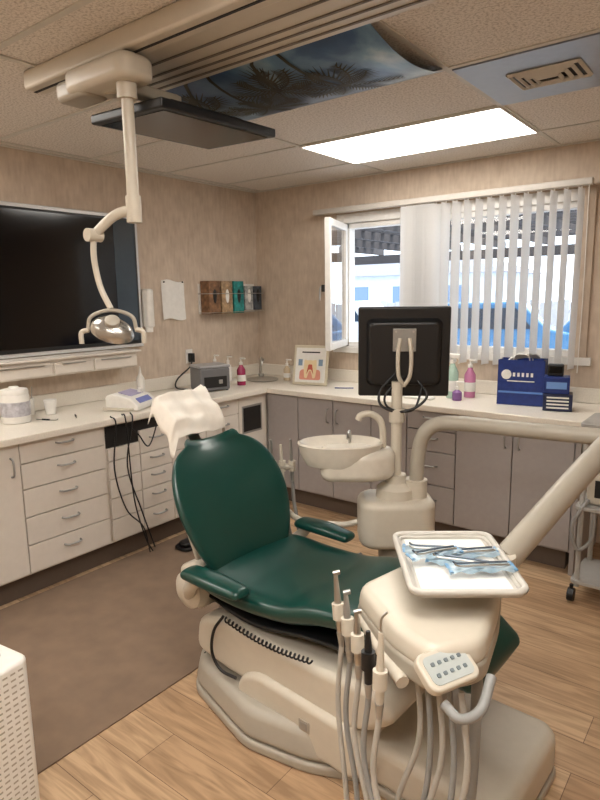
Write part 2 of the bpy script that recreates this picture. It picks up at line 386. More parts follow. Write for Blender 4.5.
# ---------- cabinets ----------
def handle(n,p,parent,vert=False,horizdir='y',L=.1):
    x,y,z=p; d=.028
    if horizdir=='y':
        pts=[(x,y-L/2,z),(x+d,y-L/2+.015,z),(x+d,y+L/2-.015,z),(x,y+L/2,z)] if not vert else [(x,y,z-L/2),(x+d,y,z-L/2+.015),(x+d,y,z+L/2-.015),(x,y,z+L/2)]
    else:
        pts=[(x-L/2,y,z),(x-L/2+.015,y-d,z),(x+L/2-.015,y-d,z),(x+L/2,y,z)] if not vert else [(x,y,z-L/2),(x,y-d,z-L/2+.015),(x,y-d,z+L/2-.015),(x,y,z+L/2)]
    tube("pull_%s"%n,pts,.0055,M_alu,parent,n=8,k=4)
def cab_left():
    g=group("base_cabinet")
    bx("carcass",.001,.575,-4.3,-.001,.13,.865,M_cab,g); bx("toe_kick",.001,.53,-4.3,-.001,0.001,.13,M_kick,g)
    def front(n,y0,y1,z0,z1,h='h',mt=M_cab):
        bx("front_"+n,.575,.595,y0+.003,y1-.003,z0+.003,z1-.003,mt,g,.003)
        if h=='h': handle(n,(.595,(y0+y1)/2,(z0+z1)/2+.02),g)
        if h=='v': handle(n,(.595,y1-.05,z1-.12),g,vert=True)
    front("door_a",-3.2,-2.90,.14,.865,'v'); front("door_b",-2.90,-2.555,.14,.865,'v'); front("door_c",-3.9,-3.55,.14,.865,'v'); front("door_d",-3.55,-3.2,.14,.865,'v')
    for i in range(5):
        zz=[.865,.75,.61,.455,.30,.14]; front("drawer_a%d"%i,-2.555,-2.045,zz[i+1],zz[i])
    bx("niche_painted_shade",.574,.578,-2.03,-1.60,.72,.85,M_dark,g)  # black sheet paints the shade inside the open niche
    front("niche_top_a",-2.03,-1.80,.64,.72,None); front("niche_top_b",-1.80,-1.55,.64,.79)
    for i in range(4):
        zz=[.64,.53,.41,.28,.14]; front("drawer_b%d"%i,-2.03,-1.80,zz[i+1],zz[i],None); front("drawer_c%d"%i,-1.80,-1.55,zz[i+1],zz[i])
    for i in range(4):
        zz=[.865,.75,.60,.40,.14]; front("drawer_d%d"%i,-1.55,-1.24,zz[i+1],zz[i]); front("drawer_e%d"%i,-1.24,-.91,zz[i+1],zz[i])
    front("door_e",-.91,-.60,.14,.865,None)
    bx("cup_slot",.594,.598,-.86,-.67,.60,.78,M_dark,g); bx("cup_slot_frame",.592,.5965,-.875,-.655,.585,.795,M_alu,g)
    g=group("base_cabinet")
    bx("carcass_back",.60,2.835,-.575,-.001,.13,.865,M_cab_shaded,g); bx("toe_kick_back",.60,2.80,-.52,-.001,0.001,.13,M_kick,g)
    def fb(n,x0,x1,z0,z1,h=None,side=1):
        bx("bfront_"+n,x0+.003,x1-.003,-.595,-.575,z0+.003,z1-.003,M_cab_shaded,g,.003)
        if h=='v': handle("b"+n,((x1-.04) if side>0 else (x0+.04),-.595,z1-.12),g,True,'x')
        if h=='h': handle("b"+n,((x0+x1)/2,-.595,(z0+z1)/2+.02),g,False,'x')
    fb("d1",.60,.90,.14,.865,None); fb("d2",.90,1.215,.14,.865,'v'); fb("d3",1.215,1.53,.14,.865,'v',-1)
    fb("d4",1.53,1.80,.14,.865,'v')
    zz=[.865,.74,.60,.38,.14]
    for i in range(4): fb("w%d"%i,1.80,2.14,zz[i+1],zz[i],'h')
    fb("d5",2.14,2.49,.14,.865,'v',1); fb("d6",2.49,2.83,.14,.865,'v',-1)
    bx("end_panel",2.835,2.86,-.59,-.001,0.001,.865,M_cab_shaded,g)
    g=group("countertop"); bx("slab",.001,.63,-4.3,-.001,.866,.905,M_ctr,g,.006)
    g=group("countertop"); bx("slab",.625,2.92,-.63,-.001,.866,.905,M_ctr,g,.006)
    bx("trim_1",.001,.02,-4.3,-.02,.906,1.0,M_ctr,None,.004); bx("trim_2",.021,2.92,-.02,-.001,.906,1.0,M_ctr,None,.004)
cab_left()

# ---------- window ----------
def window():
    g=group("window_1")
    Mv=mat("vinyl_frame",C(228,226,222),.4)
    for n,a in {"l":(WX0-.07,WX0,WZ0-.05,WZ1+.07),"r":(WX1,WX1+.07,WZ0-.05,WZ1+.07),"t":(WX0,WX1,WZ1,WZ1+.07),"b":(WX0-.1,WX1+.1,WZ0-.05,WZ0)}.items():
        bx("casing_"+n,a[0],a[1],-.018 if n!="b" else -.03,-.001,a[2],a[3],Mv if n!="r" else M_wall,g,.004)
    for n,a in {"l":(WX0,WX0+.04,WZ0,WZ1),"r":(WX1-.04,WX1,WZ0,WZ1),"t":(WX0,WX1,WZ1-.04,WZ1),"b":(WX0,WX1,WZ0,WZ0+.04),"m":(1.50,1.56,WZ0,WZ1)}.items():
        bx("frame_"+n,a[0],a[1],.0,.08,a[2],a[3],Mv,g,.004)
    bx("glass_right",1.56,2.62,.04,.045,WZ0+.04,WZ1-.04,M_clear,g)
    s=bpy.data.objects.new("open_sash",None); bpy.context.collection.objects.link(s); s.parent=g
    s.location=(.945,-.02,0); s.rotation_euler=(0,0,math.atan2(-.486,.17)); L=.52
    for n,a in {"a":(0,.05,WZ0+.01,WZ1-.01),"b":(L-.05,L,WZ0+.01,WZ1-.01)}.items(): bx("sash_"+n,a[0],a[1],-.02,.02,a[2],a[3],Mv,s,.004)
    bx("sash_t",.05,L-.05,-.02,.02,WZ1-.06,WZ1-.01,Mv,s,.004); bx("sash_bt",.05,L-.05,-.02,.02,WZ0+.01,WZ0+.06,Mv,s,.004)
    bx("sash_glass",.05,L-.05,-.003,.003,WZ0+.06,WZ1-.06,M_clear,s)
    bx("sash_latch",L-.04,L-.015,-.05,-.02,1.62,1.67,M_black,s,.004); tube("sash_lever",[(L-.028,-.045,1.66),(L-.02,-.06,1.64),(L-.015,-.062,1.56)],.007,M_alu,s)
window()
def blinds():
    g=group("vertical_blinds")
    bx("headrail",.69,2.72,-.10,-.055,2.215,2.255,mat("headrail",C(196,190,182),.4),g,.006)
    Mb=bpy.data.materials.new("blind_vane"); Mb.use_nodes=True; nt=Mb.node_tree
    d=nt.nodes.new("ShaderNodeBsdfDiffuse"); t=nt.nodes.new("ShaderNodeBsdfTranslucent"); mx=nt.nodes.new("ShaderNodeMixShader"); mx.inputs[0].default_value=.42
    n=nt.nodes.new("ShaderNodeTexNoise"); n.inputs["Scale"].default_value=60; r=nt.nodes.new("ShaderNodeValToRGB"); r.color_ramp.elements[0].color=C(224,223,222); r.color_ramp.elements[1].color=C(240,239,238)
    L=nt.links.new; L(n.outputs[0],r.inputs[0]); L(r.outputs[0],d.inputs[0]); L(r.outputs[0],t.inputs[0]); L(d.outputs[0],mx.inputs[1]); L(t.outputs[0],mx.inputs[2]); L(mx.outputs[0],nt.nodes["Material Output"].inputs[0])
    def vane(i,x,ang,z0=1.12):
        v=[];f=[]
        for a in range(7):
            u=(a/6-.5); px=u*.088; py=.006*(1-4*u*u)
            X=x+px*math.cos(ang)-py*math.sin(ang); Y=-.078+px*math.sin(ang)+py*math.cos(ang)
            v+=[(X,Y,z0),(X,Y,2.205)]
        for a in range(6): f.append((2*a,2*a+1,2*a+3,2*a+2))
        finish("vane_%d"%i,mesh("v",v,f),Mb,g,smooth=True); cyl("clip_%d"%i,(x,-.078,2.2),(x,-.078,2.22),.004,M_white,g,n=6)
    k=0
    for i in range(13): vane(k,1.50+.019*i,math.radians(60+random.uniform(-8,8))); k+=1
    for i in range(12): vane(k,1.80+.078*i,math.radians(74+random.uniform(-5,5))); k+=1
    tube("bead_chain",[(2.70,-.09,2.22),(2.705,-.09,1.6),(2.70,-.09,1.1)],.003,M_white,g,n=6)
blinds()

# ---------- outdoors ----------
bx("ground_outside",-40,16,.3,60,-.3,-.25,mat("concrete_yard",C(204,206,210),.9,var=.12,scale=1.2))
def pergola():
    g=group("patio_pergola"); M=mat("pergola_timber",C(66,62,62),.7)
    for i in range(24): bx("slat_%d"%i,-7,5,.45+i*.30,.56+i*.30,2.56,2.60,M,g)
    for i in range(14): bx("rafter_%d"%i,-6.9+i*.9,-6.84+i*.9,.2,7.9,2.44,2.56,M,g)
    bx("beam",-7,5,7.8,7.95,2.26,2.44,M,g)
    for i,x in enumerate((-6.9,4.8)): bx("post_%d"%i,x,x+.12,7.8,7.92,-.25,2.26,M,g)
pergola()
def building():
    g=group("neighbour_building"); M=mat("siding_pale",C(186,196,206),.8,var=.08,scale=2)
    bx("facade",-26,-7,26,32,-.25,2.6,M,g); prism("roof",[(-26.4,25.6),(-6.6,25.6),(-6.6,32.4),(-26.4,32.4)],2.6,3.6,mat("roof_grey",C(140,142,150),.8),g,top=.7)
    for i in range(6): bx("pane_%d"%i,-25+i*3,-23.6+i*3,25.96,26,.8,2.0,mat("pane_blue",C(100,125,155),.2),g)
    g=group("wooden_fence"); M=mat("fence_wood",C(160,160,162),.8,var=.15)
    for i in range(60): bx("board_%d"%i,-14+i*.32,-13.7+i*.32,17,17.04,-.25,1.25+.04*(i%3),M,g)
    for z in (.2,.9): bx("rail_%d"%int(z*10),-14,5.2,17.04,17.1,z,z+.1,M,g)
building()
def car(x,y,rz,col,nm):
    g=group("parked_car",(x,y,-.25),rz); M=mat(nm,col,.25,coat=.6)
    prof=roundpoly([(-2.2,.3),(-2.22,.85),(-1.5,.98),(-.9,1.62),(.9,1.66),(1.45,1.08),(2.1,.95),(2.22,.6),(2.2,.3)],.15)
    prism("body",prof,-.85,.85,M,g,bevel=.06,rot=(math.radians(90),0,0))
    for i,(a,b) in enumerate(((-1.15,-.08),(.04,1.15))):
        prism("side_glass_%d"%i,roundpoly([(a,1.06),(max(a,-.8),1.5),(min(b,.8),1.53),(b,1.08)],.06),-.87,.87,mat("car_glass",C(40,56,72),.1),g,rot=(math.radians(90),0,0))
    for i,(a,b) in enumerate(((-1.35,-.8),(1.35,-.8),(-1.35,.8),(1.35,.8))): cyl("wheel_%d"%i,(a,b-.1,.33),(a,b+.1,.33),.33,M_black,g)
car(-1.6,9.5,.25,C(60,120,165),"car_paint_blue"); car(-6.8,11.5,.1,C(190,196,202),"car_paint_silver"); car(1.6,10.5,-.2,C(95,140,175),"car_paint_sky")

# ---------- counter items ----------
CZ=.907
def canister():
    g=group("wipes_canister",(.25,-2.38,CZ))
    lathe("tub",[(.0,0),(.075,0),(.078,.01),(.078,.15),(.07,.165)],M_white,g); lathe("lid",[(.074,.16),(.076,.175),(.07,.19),(.03,.195),(.025,.205),(0,.207)],M_white,g)
    lathe("label",[(.0785,.04),(.0795,.041),(.0795,.12),(.0785,.121)],mat("label_grey",C(180,178,184),.5,var=.25,scale=40),g)
canister()
g=group("drinking_cup",(.2,-2.14,CZ)); lathe("cup",[(0,0),(.028,0),(.038,.09),(.035,.09),(.026,.004),(0,.004)],M_paper,g)
g=group("instrument_cup",(.10,-2.22,CZ)); lathe("cup",[(0,0),(.03,0),(.03,.1),(.027,.1),(.027,.004),(0,.004)],M_white,g)
for i in range(3): cyl("tool_%d"%i,(0,.005*i,.01),(.012*(i-1),.02*(i-1),.15+.01*i),.003,M_steel,g,n=8)
for i,(x,y,a) in enumerate(((.36,-2.26,.4),(.4,-2.1,-.5))):
    g=group("explorer_tool",(x,y,CZ),a); tube("shaft",[(-.07,0,.004),(0,0,.004),(.06,0,.004),(.075,0,.012)],.003,M_steel,g,n=8); cyl("grip",(-.03,0,.005),(.02,0,.005),.005,M_black,g,n=10)
def scaler():
    g=group("ultrasonic_scaler_unit",(.43,-1.72,CZ),math.radians(25))
    prof=roundpoly([(-.11,0),(.11,0),(.115,.03),(.06,.08),(-.06,.105),(-.11,.09)],.02)
    prism("housing",prof,-.13,.13,M_white,g,bevel=.012,rot=(math.radians(90),0,0))
    box("panel",(.0,0,.097),(.09,.16,.004),mat("panel_lilac",C(170,164,196),.4),g,rot=(0,math.radians(12),0))
    box("panel_front",(.088,0,.058),(.04,.16,.004),mat("panel_blue",C(120,130,190),.4),g,rot=(0,math.radians(42),0))
    cyl("knob",(.03,.06,.09),(.035,.06,.115),.016,M_white,g)
    tube("handpiece",[(.1,-.17,.02),(.0,-.18,.02),(-.1,-.17,.02)],.009,M_beige,g)
    g=group("hanging_equipment_cables")
    for nm,p in {"a":[(.60,-1.86,.913),(.645,-1.88,.87),(.637,-1.93,.6),(.64,-1.85,.3),(.66,-1.78,.04)],
      "b":[(.60,-1.68,.913),(.65,-1.69,.87),(.66,-1.78,.7),(.64,-1.84,.78),(.635,-1.9,.84)],
      "c":[(.60,-1.92,.913),(.65,-1.93,.87),(.64,-1.90,.4),(.65,-1.84,.12),(.66,-1.80,.02)],
      "e":[(.60,-2.0,.913),(.65,-2.0,.87),(.635,-2.02,.6),(.64,-1.96,.34),(.66,-1.86,.2),(.66,-1.82,.02)]}.items():
        tube("cable_"+nm,p,.0045,M_black,g,n=8)
scaler()
g=group("foot_pedal",(.78,-1.60,.008)); prism("base",rrect(.13,.17,.04),0,.02,M_black,g,bevel=.006); prism("treadle",rrect(.09,.13,.03),.02,.045,M_black,g,bevel=.01)
tube("pedal_cord",[(0,.08,.01),(.08,.16,.005),(.22,.08,.005),(.3,.16,.005)],.004,M_black,g)
g=group("white_squeeze_bottle",(.14,-1.42,CZ)); lathe("bottle",[(0,0),(.026,0),(.028,.02),(.028,.13),(.012,.16),(.01,.17),(.004,.215),(0,.215)],M_white,g)
def greybox():
    g=group("ultrasonic_cleaner",(.33,-.93,CZ),math.radians(-20)); M=mat("grey_appliance",C(104,104,106),.4)
    box("body",(0,0,.09),(.2,.24,.17),M,g,.015); box("lid",(0,0,.183),(.205,.245,.02),mat("appliance_lid",C(156,156,158),.35),g,.008)
    box("panel",(.101,.0,.07),(.004,.18,.08),M_dark,g); box("knob_row",(.105,.04,.07),(.01,.03,.03),M_alu,g,.004)
    for i,(x,y) in enumerate(((-.08,-.1),(.08,-.1),(-.08,.1),(.08,.1))): cyl("foot_%d"%i,(x,y,0),(x,y,.01),.01,M_black,g,n=10)
greybox()
def pump(name,x,y,col,h=.16,r=.033,trans=.0,spray=False,label=True):
    g=group(name,(x,y,CZ)); mm=mat(name+"_body",col,.25,trans=trans)
    lathe("bottle",[(0,0),(r,0),(r*1.03,.01),(r*1.03,h*.75),(r*.45,h*.95),(r*.4,h)],mm,g); lathe("collar",[(r*.45,h),(r*.45,h+.02),(.006,h+.022),(.006,h+.045),(0,h+.045)],M_white,g)
    if label: lathe("label",[(r*1.035,h*.2),(r*1.05,h*.21),(r*1.05,h*.5),(r*1.035,h*.51)],M_paper,g)
    if spray:
        box("trigger_head",(.015,0,h+.05),(.075,.022,.03),M_white,g,.006); tube("trigger",[(.035,0,h+.04),(.045,0,h+.02),(.04,0,h)],.005,M_white,g)
    else: box("nozzle",(.02,0,h+.05),(.055,.014,.012),M_white,g,.004)
pump("red_soap_bottle",.36,-.62,C(150,40,80)); pump("soap_dispenser",.10,-.50,C(235,230,225),.15,.03); pump("small_pump_bottle",.50,-.22,C(210,190,160),.12,.027); pump("tall_lotion_bottle",.07,-.62,C(190,170,160),.17,.028)
def sink():
    g=group("corner_sink_faucet",(.28,-.28,CZ),math.radians(-45))
    lathe("basin_rim",[(.0,.001),(.15,.001),(.165,.004),(.165,.008),(.15,.008),(.13,.003),(0,.002)],M_steel,g,sy=.8,loc=(.04,0,0))
    cyl("base",(-.13,0,0.01),(-.13,0,.03),.024,M_steel,g); tube("spout",[(-.13,0,.02),(-.13,0,.12),(-.09,0,.17),(-.02,0,.16),(0,0,.12)],.010,M_steel,g)
    tube("lever",[(-.13,0,.10),(-.16,.02,.14),(-.19,.03,.15)],.006,M_steel,g)
sink()
def picframe():
    g=group("framed_tooth_chart",(.82,-.34,CZ)); g.rotation_euler=(math.radians(-12),0,math.radians(14))
    box("board",(0,0,.155),(.29,.012,.31),mat("frame_cream",C(208,198,174),.5),g,.004)
    box("print",(0,-.007,.155),(.25,.002,.27),M_paper,g)
    R9=(math.radians(90),0,0)
    prism("gum_art",roundpoly([(-.09,.04),(.09,.04),(.085,.115),(.04,.125),(0,.11),(-.04,.125),(-.085,.115)],.02),0,.001,mat("gum_pink",C(220,150,130),.6),g,loc=(0,-.0083,0),rot=R9)
    prism("tooth_art",roundpoly([(-.05,.20),(-.055,.13),(-.045,.055),(-.025,.05),(-.008,.11),(.008,.11),(.025,.05),(.045,.055),(.055,.13),(.05,.20),(.02,.19),(0,.195),(-.02,.19)],.012),0,.001,mat("tooth_ivory",C(232,212,170),.6),g,loc=(0,-.0095,0),rot=R9)
    prism("pulp_art",roundpoly([(-.015,.16),(-.03,.08),(-.01,.12),(.01,.12),(.03,.08),(.015,.16)],.006),0,.001,mat("pulp_red",C(190,90,70),.6),g,loc=(0,-.0107,0),rot=R9)
    for s in (-1,1): box("note_%d"%s,(s*.085,-.0085,.175),(.035,.001,.05),mat("art_blue",C(130,155,180),.6),g)
    box("caption",(0,-.0085,.255),(.15,.001,.010),M_dark,g)
    box("easel_leg",(0,.05,.12),(.04,.006,.23),M_dark,g,rot=(math.radians(28),0,0))
picframe()
g=group("pen",(1.15,-.35,CZ),.5); cyl("barrel",(-.07,0,.005),(.07,0,.005),.004,M_blue,g,n=10); cyl("clip",(.03,0,.0095),(.07,0,.0095),.001,M_steel,g,n=6)
pump("clear_spray_bottle",1.97,-.28,C(190,220,205),.23,.038,.3,True); pump("pink_soap_bottle",2.06,-.2,C(205,130,170),.2,.036,.2); pump("purple_bottle",2.04,-.36,C(120,80,140),.07,.03,label=False)
g=group("gauze_tray",(1.80,-.42,CZ)); prism("tray",rrect(.2,.1,.02),0,.012,M_paper,g,bevel=.003)
def bluebox():
    g=group("blue_gift_bag",(2.42,-.25,CZ),math.radians(10)); Mb=mat("bag_side_blue",C(16,34,86),.45)
    # open-topped paper bag: four panels + gussets
    box("front",(0,-.075,.14),(.27,.003,.28),M_blue,g); box("back",(0,.075,.14),(.27,.003,.28),M_blue,g); box("bottom",(0,0,.002),(.27,.15,.003),Mb,g)
    for s in (-1,1):
        box("gusset_a_%d"%s,(s*.128,-.037,.14),(.003,.078,.28),Mb,g,rot=(0,0,s*.2)); box("gusset_b_%d"%s,(s*.128,.037,.14),(.003,.078,.28),Mb,g,rot=(0,0,-s*.2))
        tube("rope_handle_%d"%s,[(-.05,s*.072,.26),(-.035,s*.072,.31),(.035,s*.072,.31),(.05,s*.072,.26)],.003,M_paper,g,n=6)
    v=[(-.09,-.03,.27),(-.03,-.05,.31),(.02,.0,.29),(.08,-.03,.315),(.10,.04,.28),(0,.05,.30),(-.08,.04,.285)]
    finish("tissue_paper",mesh("tissue",v,[(0,1,2),(1,3,2),(2,3,4),(2,4,5),(0,2,5),(0,5,6)]),M_paper,g)
    lathe("logo_ring",[(.020,0),(.030,0),(.030,.002),(.020,.002)],M_paper,g,loc=(-.085,-.077,.19),rot=(math.radians(90),0,0))
    for i in range(5): box("letter_%d"%i,(-.04+.026*i,-.0775,.19),(.014,.002,.024),M_paper,g)
    box("stripe",(0,-.0775,.08),(.26,.002,.012),mat("light_blue_ink",C(90,130,200),.5),g); box("text_line",(.0,-.0775,.15),(.16,.002,.006),M_paper,g)
    g=group("navy_product_boxes",(2.66,-.34,CZ),math.radians(14)); Mn=mat("navy_card",C(24,34,70),.45,var=.2)
    box("carton_lower",(0,0,.05),(.16,.13,.098),Mn,g,.003); box("carton_upper",(-.01,.005,.15),(.14,.12,.098),M_blue,g,.003)
    for i in range(4): box("label_%d"%i,(0,-.0665,.02+.02*i),(.12,.002,.009),M_paper,g)
    box("label_up",(-.01,-.056,.15),(.11,.002,.04),mat("label_blue",C(110,150,210),.5),g)
    box("black_reader",(-.02,.01,.235),(.09,.06,.07),M_black,g,.01); box("reader_screen",(-.02,-.022,.24),(.07,.002,.04),M_gloss,g)
bluebox()

# ---------- dental chair ----------
def chair():
    g=group("dental_chair",(1.90,-2.30,0),math.radians(-3))
    cushion("seat_cushion",[(-.02,.475,.24,.055),(.1,.48,.285,.06),(.28,.475,.29,.06),(.48,.49,.28,.06),(.64,.53,.265,.06),(.8,.535,.245,.055),(1.0,.50,.215,.05),(1.10,.46,.185,.045)],M_green,g,dish=.03)
    cushion("backrest_cushion",[(.03,.52,.22,.045),(.005,.60,.262,.05),(-.035,.70,.292,.052),(-.08,.79,.295,.05),(-.125,.87,.27,.045),(-.165,.93,.215,.04),(-.185,.96,.15,.032)],M_green,g,dish=-.055,power=2.3)
    cushion("backrest_shell",[(-.04,.46,.20,.02),(-.07,.60,.22,.025),(-.13,.75,.23,.025),(-.20,.88,.18,.02)],M_beige,g,dish=-.03)
    box("headrest_bar",(-.26,0,.97),(.012,.06,.2),M_steel,g,rot=(0,math.radians(-38),0))
    cushion("headrest_pad",[(-.27,1.03,.11,.035),(-.32,1.075,.13,.04),(-.38,1.125,.12,.035)],M_green,g,dish=-.02)
    v=[];f=[];N=36
    a=Vector((-.31,0,1.085)); along=Vector((-.72,0,.69)); nr=Vector((.69,0,.72))
    for i in range(N+1):
        for j in range(N+1):
            u=(i/N-.5)*2; w=(j/N-.5)*2
            uu=abs(u)*.205; side=max(0,uu-.13); flat=min(uu,.13)
            p=a+Vector((0,1,0))*math.copysign(flat+side*.3,u)+nr*(.060+.006*math.sin(u*6+w*4)+.004*math.cos(w*11+u*3)+.005*math.sin(u*13))
            wl=w*.14
            if wl<-.06: p+=along*(-.06)+Vector((.25,0,-.9))*(-wl-.06)
            elif wl>.085: p+=along*.085+Vector((-.75,0,-.3))*(wl-.085)
            else: p+=along*wl
            p+=Vector((0,0,-1))*side*(1.1+.25*math.sin(w*7))-nr*side*.3
            p+=Vector((-.02,.03,.07))*max(0,w)**3*max(0,u)**3
            v.append(p)
    for i in range(N):
        for j in range(N): q=i*(N+1)+j; f.append((q,q+1,q+N+2,q+N+1))
    o=finish("headrest_towel",mesh("towel",v,f),M_towel,g,smooth=True); md=o.modifiers.new("s","SOLIDIFY"); md.thickness=.003
    for s in (-1,1):
        cushion("armrest_pad_%d"%s,[(.08,.572,.045,.022,s*.325),(.2,.575,.05,.024,s*.325),(.34,.57,.04,.02,s*.32)],M_green,g)
        tube("armrest_bracket_%d"%s,[(.12,s*.325,.56),(.06,s*.315,.50),(.0,s*.27,.44)],.022,M_beige,g,r2=.03)
        lathe("pivot_cover_%d"%s,[(0,.03),(.05,.028),(.075,.01),(.08,-.03)],M_beige,g,loc=(-.01,s*.265,.45),rot=(math.radians(-90*s),0,0))
    prism("side_shell",[(-.09,.36),(.03,.36),(.05,.5),(-.0,.56),(-.10,.52)],-.25,.25,M_beige,g,bevel=.025,rot=(math.radians(90),0,0))
    cushion("seat_pan",[(-.02,.415,.2,.02),(.3,.405,.24,.025),(.6,.44,.22,.02),(1.03,.415,.15,.02)],M_black,g)
    prism("upper_housing",roundpoly([(.0,.20),(.02,.345),(.2,.385),(.62,.37),(.88,.39),(.94,.31),(.82,.22),(.55,.17),(.2,.17)],.05),-.26,.26,M_beige,g,bevel=.03,rot=(math.radians(90),0,0))
    prism("lift_link_cover",roundpoly([(.25,.06),(.27,.20),(.36,.25),(.78,.23),(.86,.12),(.8,.05)],.05),-.285,.285,M_beige,g,bevel=.025,rot=(math.radians(90),0,0))
    base=roundpoly([(-.10,-.16),(.0,-.27),(.38,-.36),(.62,-.31),(.80,-.22),(.80,.22),(.0,.24),(-.10,.16)],.05)
    prism("floor_plate",base,0.001,.04,M_beige2,g,bevel=.012); prism("base_skirt",base,.04,.15,M_beige2,g,bevel=.03,top=.93)
    for i in range(5): box("bellows_%d"%i,(.12,0,.11+.016*i),(.26-.01*(i%2),.42-.02*(i%2),.012),M_dark,g,.004)
    prism("front_floor_box",rrect(.54,.48,.07,cx=1.0,cy=.02),0.02,.17,M_beige,g,bevel=.035); prism("front_box_base",rrect(.55,.49,.07,cx=1.0,cy=.02),0.001,.03,M_beige2,g,bevel=.008)
    box("emblem",(.60,-.287,.16),(.045,.003,.04),M_beige2,g); box("emblem_inner",(.60,-.289,.16),(.03,.002,.027),M_alu,g)
    pts=[]
    for i in range(150):
        t=i/149; a2=t*2*math.pi*22
        pts.append((.2+.42*t,-.27+.008*math.cos(a2),.40-.02*math.sin(math.pi*t)+.008*math.sin(a2)))
    tube("coil_cord",pts,.0035,M_black,g,n=6,k=2)
    tube("loop_cord",[(.18,-.26,.40),(.15,-.285,.34),(.14,-.29,.25),(.18,-.285,.19),(.25,-.27,.175)],.006,M_black,g)
chair()

# ---------- cuspidor, post, monitor ----------
PX,PY=2.34,-1.73
def cusp():
    g=group("dental_cuspidor")
    rz=.6585
    def rl(x,y): return (PX+x*math.cos(rz)-y*math.sin(rz),PY+x*math.sin(rz)+y*math.cos(rz))
    prism("junction_body",[rl(x,y) for x,y in rrect(.34,.24,.08)],.48,.70,M_beige,g,bevel=.035)
    cyl("pedestal",(PX,PY,0.02),(PX,PY,.55),.075,M_beige2,g); lathe("pedestal_foot",[(0,0),(.15,0),(.15,.02),(.08,.04),(.075,.05)],M_beige2,g,loc=(PX,PY,.001))
    lathe("hub",[(.09,.70),(.085,.74),(.05,.765),(.045,.80)],M_beige,g,loc=(PX,PY,0))
    Mpo=mat("porcelain",C(212,205,192),.22,coat=.4)
    bxc,byc=rl(-.25,.0)
    lathe("bowl",[(0,-.06),(.09,-.058),(.135,-.04),(.155,0),(.163,.04),(.168,.055),(.158,.06),(.145,.045),(.11,.01),(.06,-.015),(.02,-.03),(0,-.03)],Mpo,g,loc=(bxc,byc,.895),rot=(0,0,rz),sx=1.15,sy=.8)
    lathe("bowl_drain",[(0,0),(.018,0),(.016,.004),(0,.004)],M_steel,g,loc=(bxc,byc,.866))
    prism("bowl_neck",[rl(x,y) for x,y in roundpoly([(-.34,-.10),(-.12,-.12),(-.02,-.07),(.0,.0),(-.02,.07),(-.12,.12),(-.34,.10)],.05)],.79,.925,Mpo,g,bevel=.035)
    tube("bowl_rinse_tube",[rl(-.2,.10)+(.92,),rl(-.2,.095)+(.975,),rl(-.21,.05)+(.98,),rl(-.215,.02)+(.96,)],.007,M_steel,g)
    tube("cup_filler",[rl(-.06,0)+(.90,),rl(-.06,0)+(.99,),rl(-.075,0)+(1.05,),rl(-.12,0)+(1.078,),rl(-.16,0)+(1.07,),rl(-.17,0)+(1.05,)],.015,M_beige,g)
    tube("assistant_arm",[(PX-.15,PY-.06,.56),(2.1,-1.84,.54),(1.93,-1.96,.58),(1.84,-2.0,.76)],.014,M_beige,g)
    d=Vector((.036,.028,0)); a=Vector((1.775,-1.99,.80))
    tube("holder_bar",[a-d*.5,a+d*3.2],.018,M_beige2,g)
    for i in range(4):
        p=a+d*i; top=p+Vector((.0,-.01,.11+.025*(i%2)))
        cyl("holder_%d"%i,p+Vector((0,0,-.02)),p+Vector((0,0,.03)),.017,M_beige,g,n=14)
        cyl("suction_%d"%i,p+Vector((0,.0,-.07)),top,.011,M_alu if i%2 else M_beige,g,n=12,r2=.006)
        tube("hose_%d"%i,[p+Vector((0,0,-.07)),p+Vector((0,.02,-.22)),p+Vector((.04,.05,-.42)),p+Vector((.2,.12,-.5)),Vector((PX-.12,PY-.1,.42))],.009,M_hose,g,n=8)
cusp()
def mon():
    g=group("computer_monitor")
    cyl("pole",(PX,PY,.801),(PX,PY,1.22),.024,M_beige,g); cyl("pole_collar",(PX,PY,1.04),(PX,PY,1.10),.034,M_beige,g)
    h=bpy.data.objects.new("head",None); bpy.context.collection.objects.link(h); h.parent=g; h.location=(PX-.005,PY+.065,1.345); h.rotation_euler=(math.radians(4),0,math.radians(31))
    box("casing",(0,0,0),(.40,.03,.40),M_black,h,.01); prism("rear_bulge",rrect(.34,.31,.03),-.02,.03,M_black,h,bevel=.012,top=.88,rot=(math.radians(90),0,0),loc=(0,-.02,0))
    box("screen",(0,.0155,.01),(.365,.002,.32),M_gloss,h); box("vesa_plate",(0,-.055,.06),(.1,.008,.1),M_alu,h,.003)
    for i,(x,z) in enumerate(((-.037,.023),(.037,.023),(-.037,.097),(.037,.097))): cyl("screw_%d"%i,(x,-.062,z),(x,-.058,z),.005,M_steel,h,n=10)
    for s in (-1,1): tube("yoke_%d"%s,[(s*.02,-.07,.07),(s*.028,-.085,0),(s*.024,-.085,-.09),(0,-.07,-.14)],.009,M_beige,h)
    tube("cable_a",[(-.03,-.05,-.08),(-.1,-.07,-.16),(-.1,-.09,-.22),(-.03,-.1,-.25),(.05,-.1,-.23),(.1,-.08,-.18),(.06,-.05,-.12)],.006,M_black,h)
    tube("cable_b",[(0,-.05,-.10),(-.08,-.08,-.18),(-.06,-.1,-.235),(.04,-.1,-.24),(.08,-.07,-.14)],.005,M_black,h)
mon()

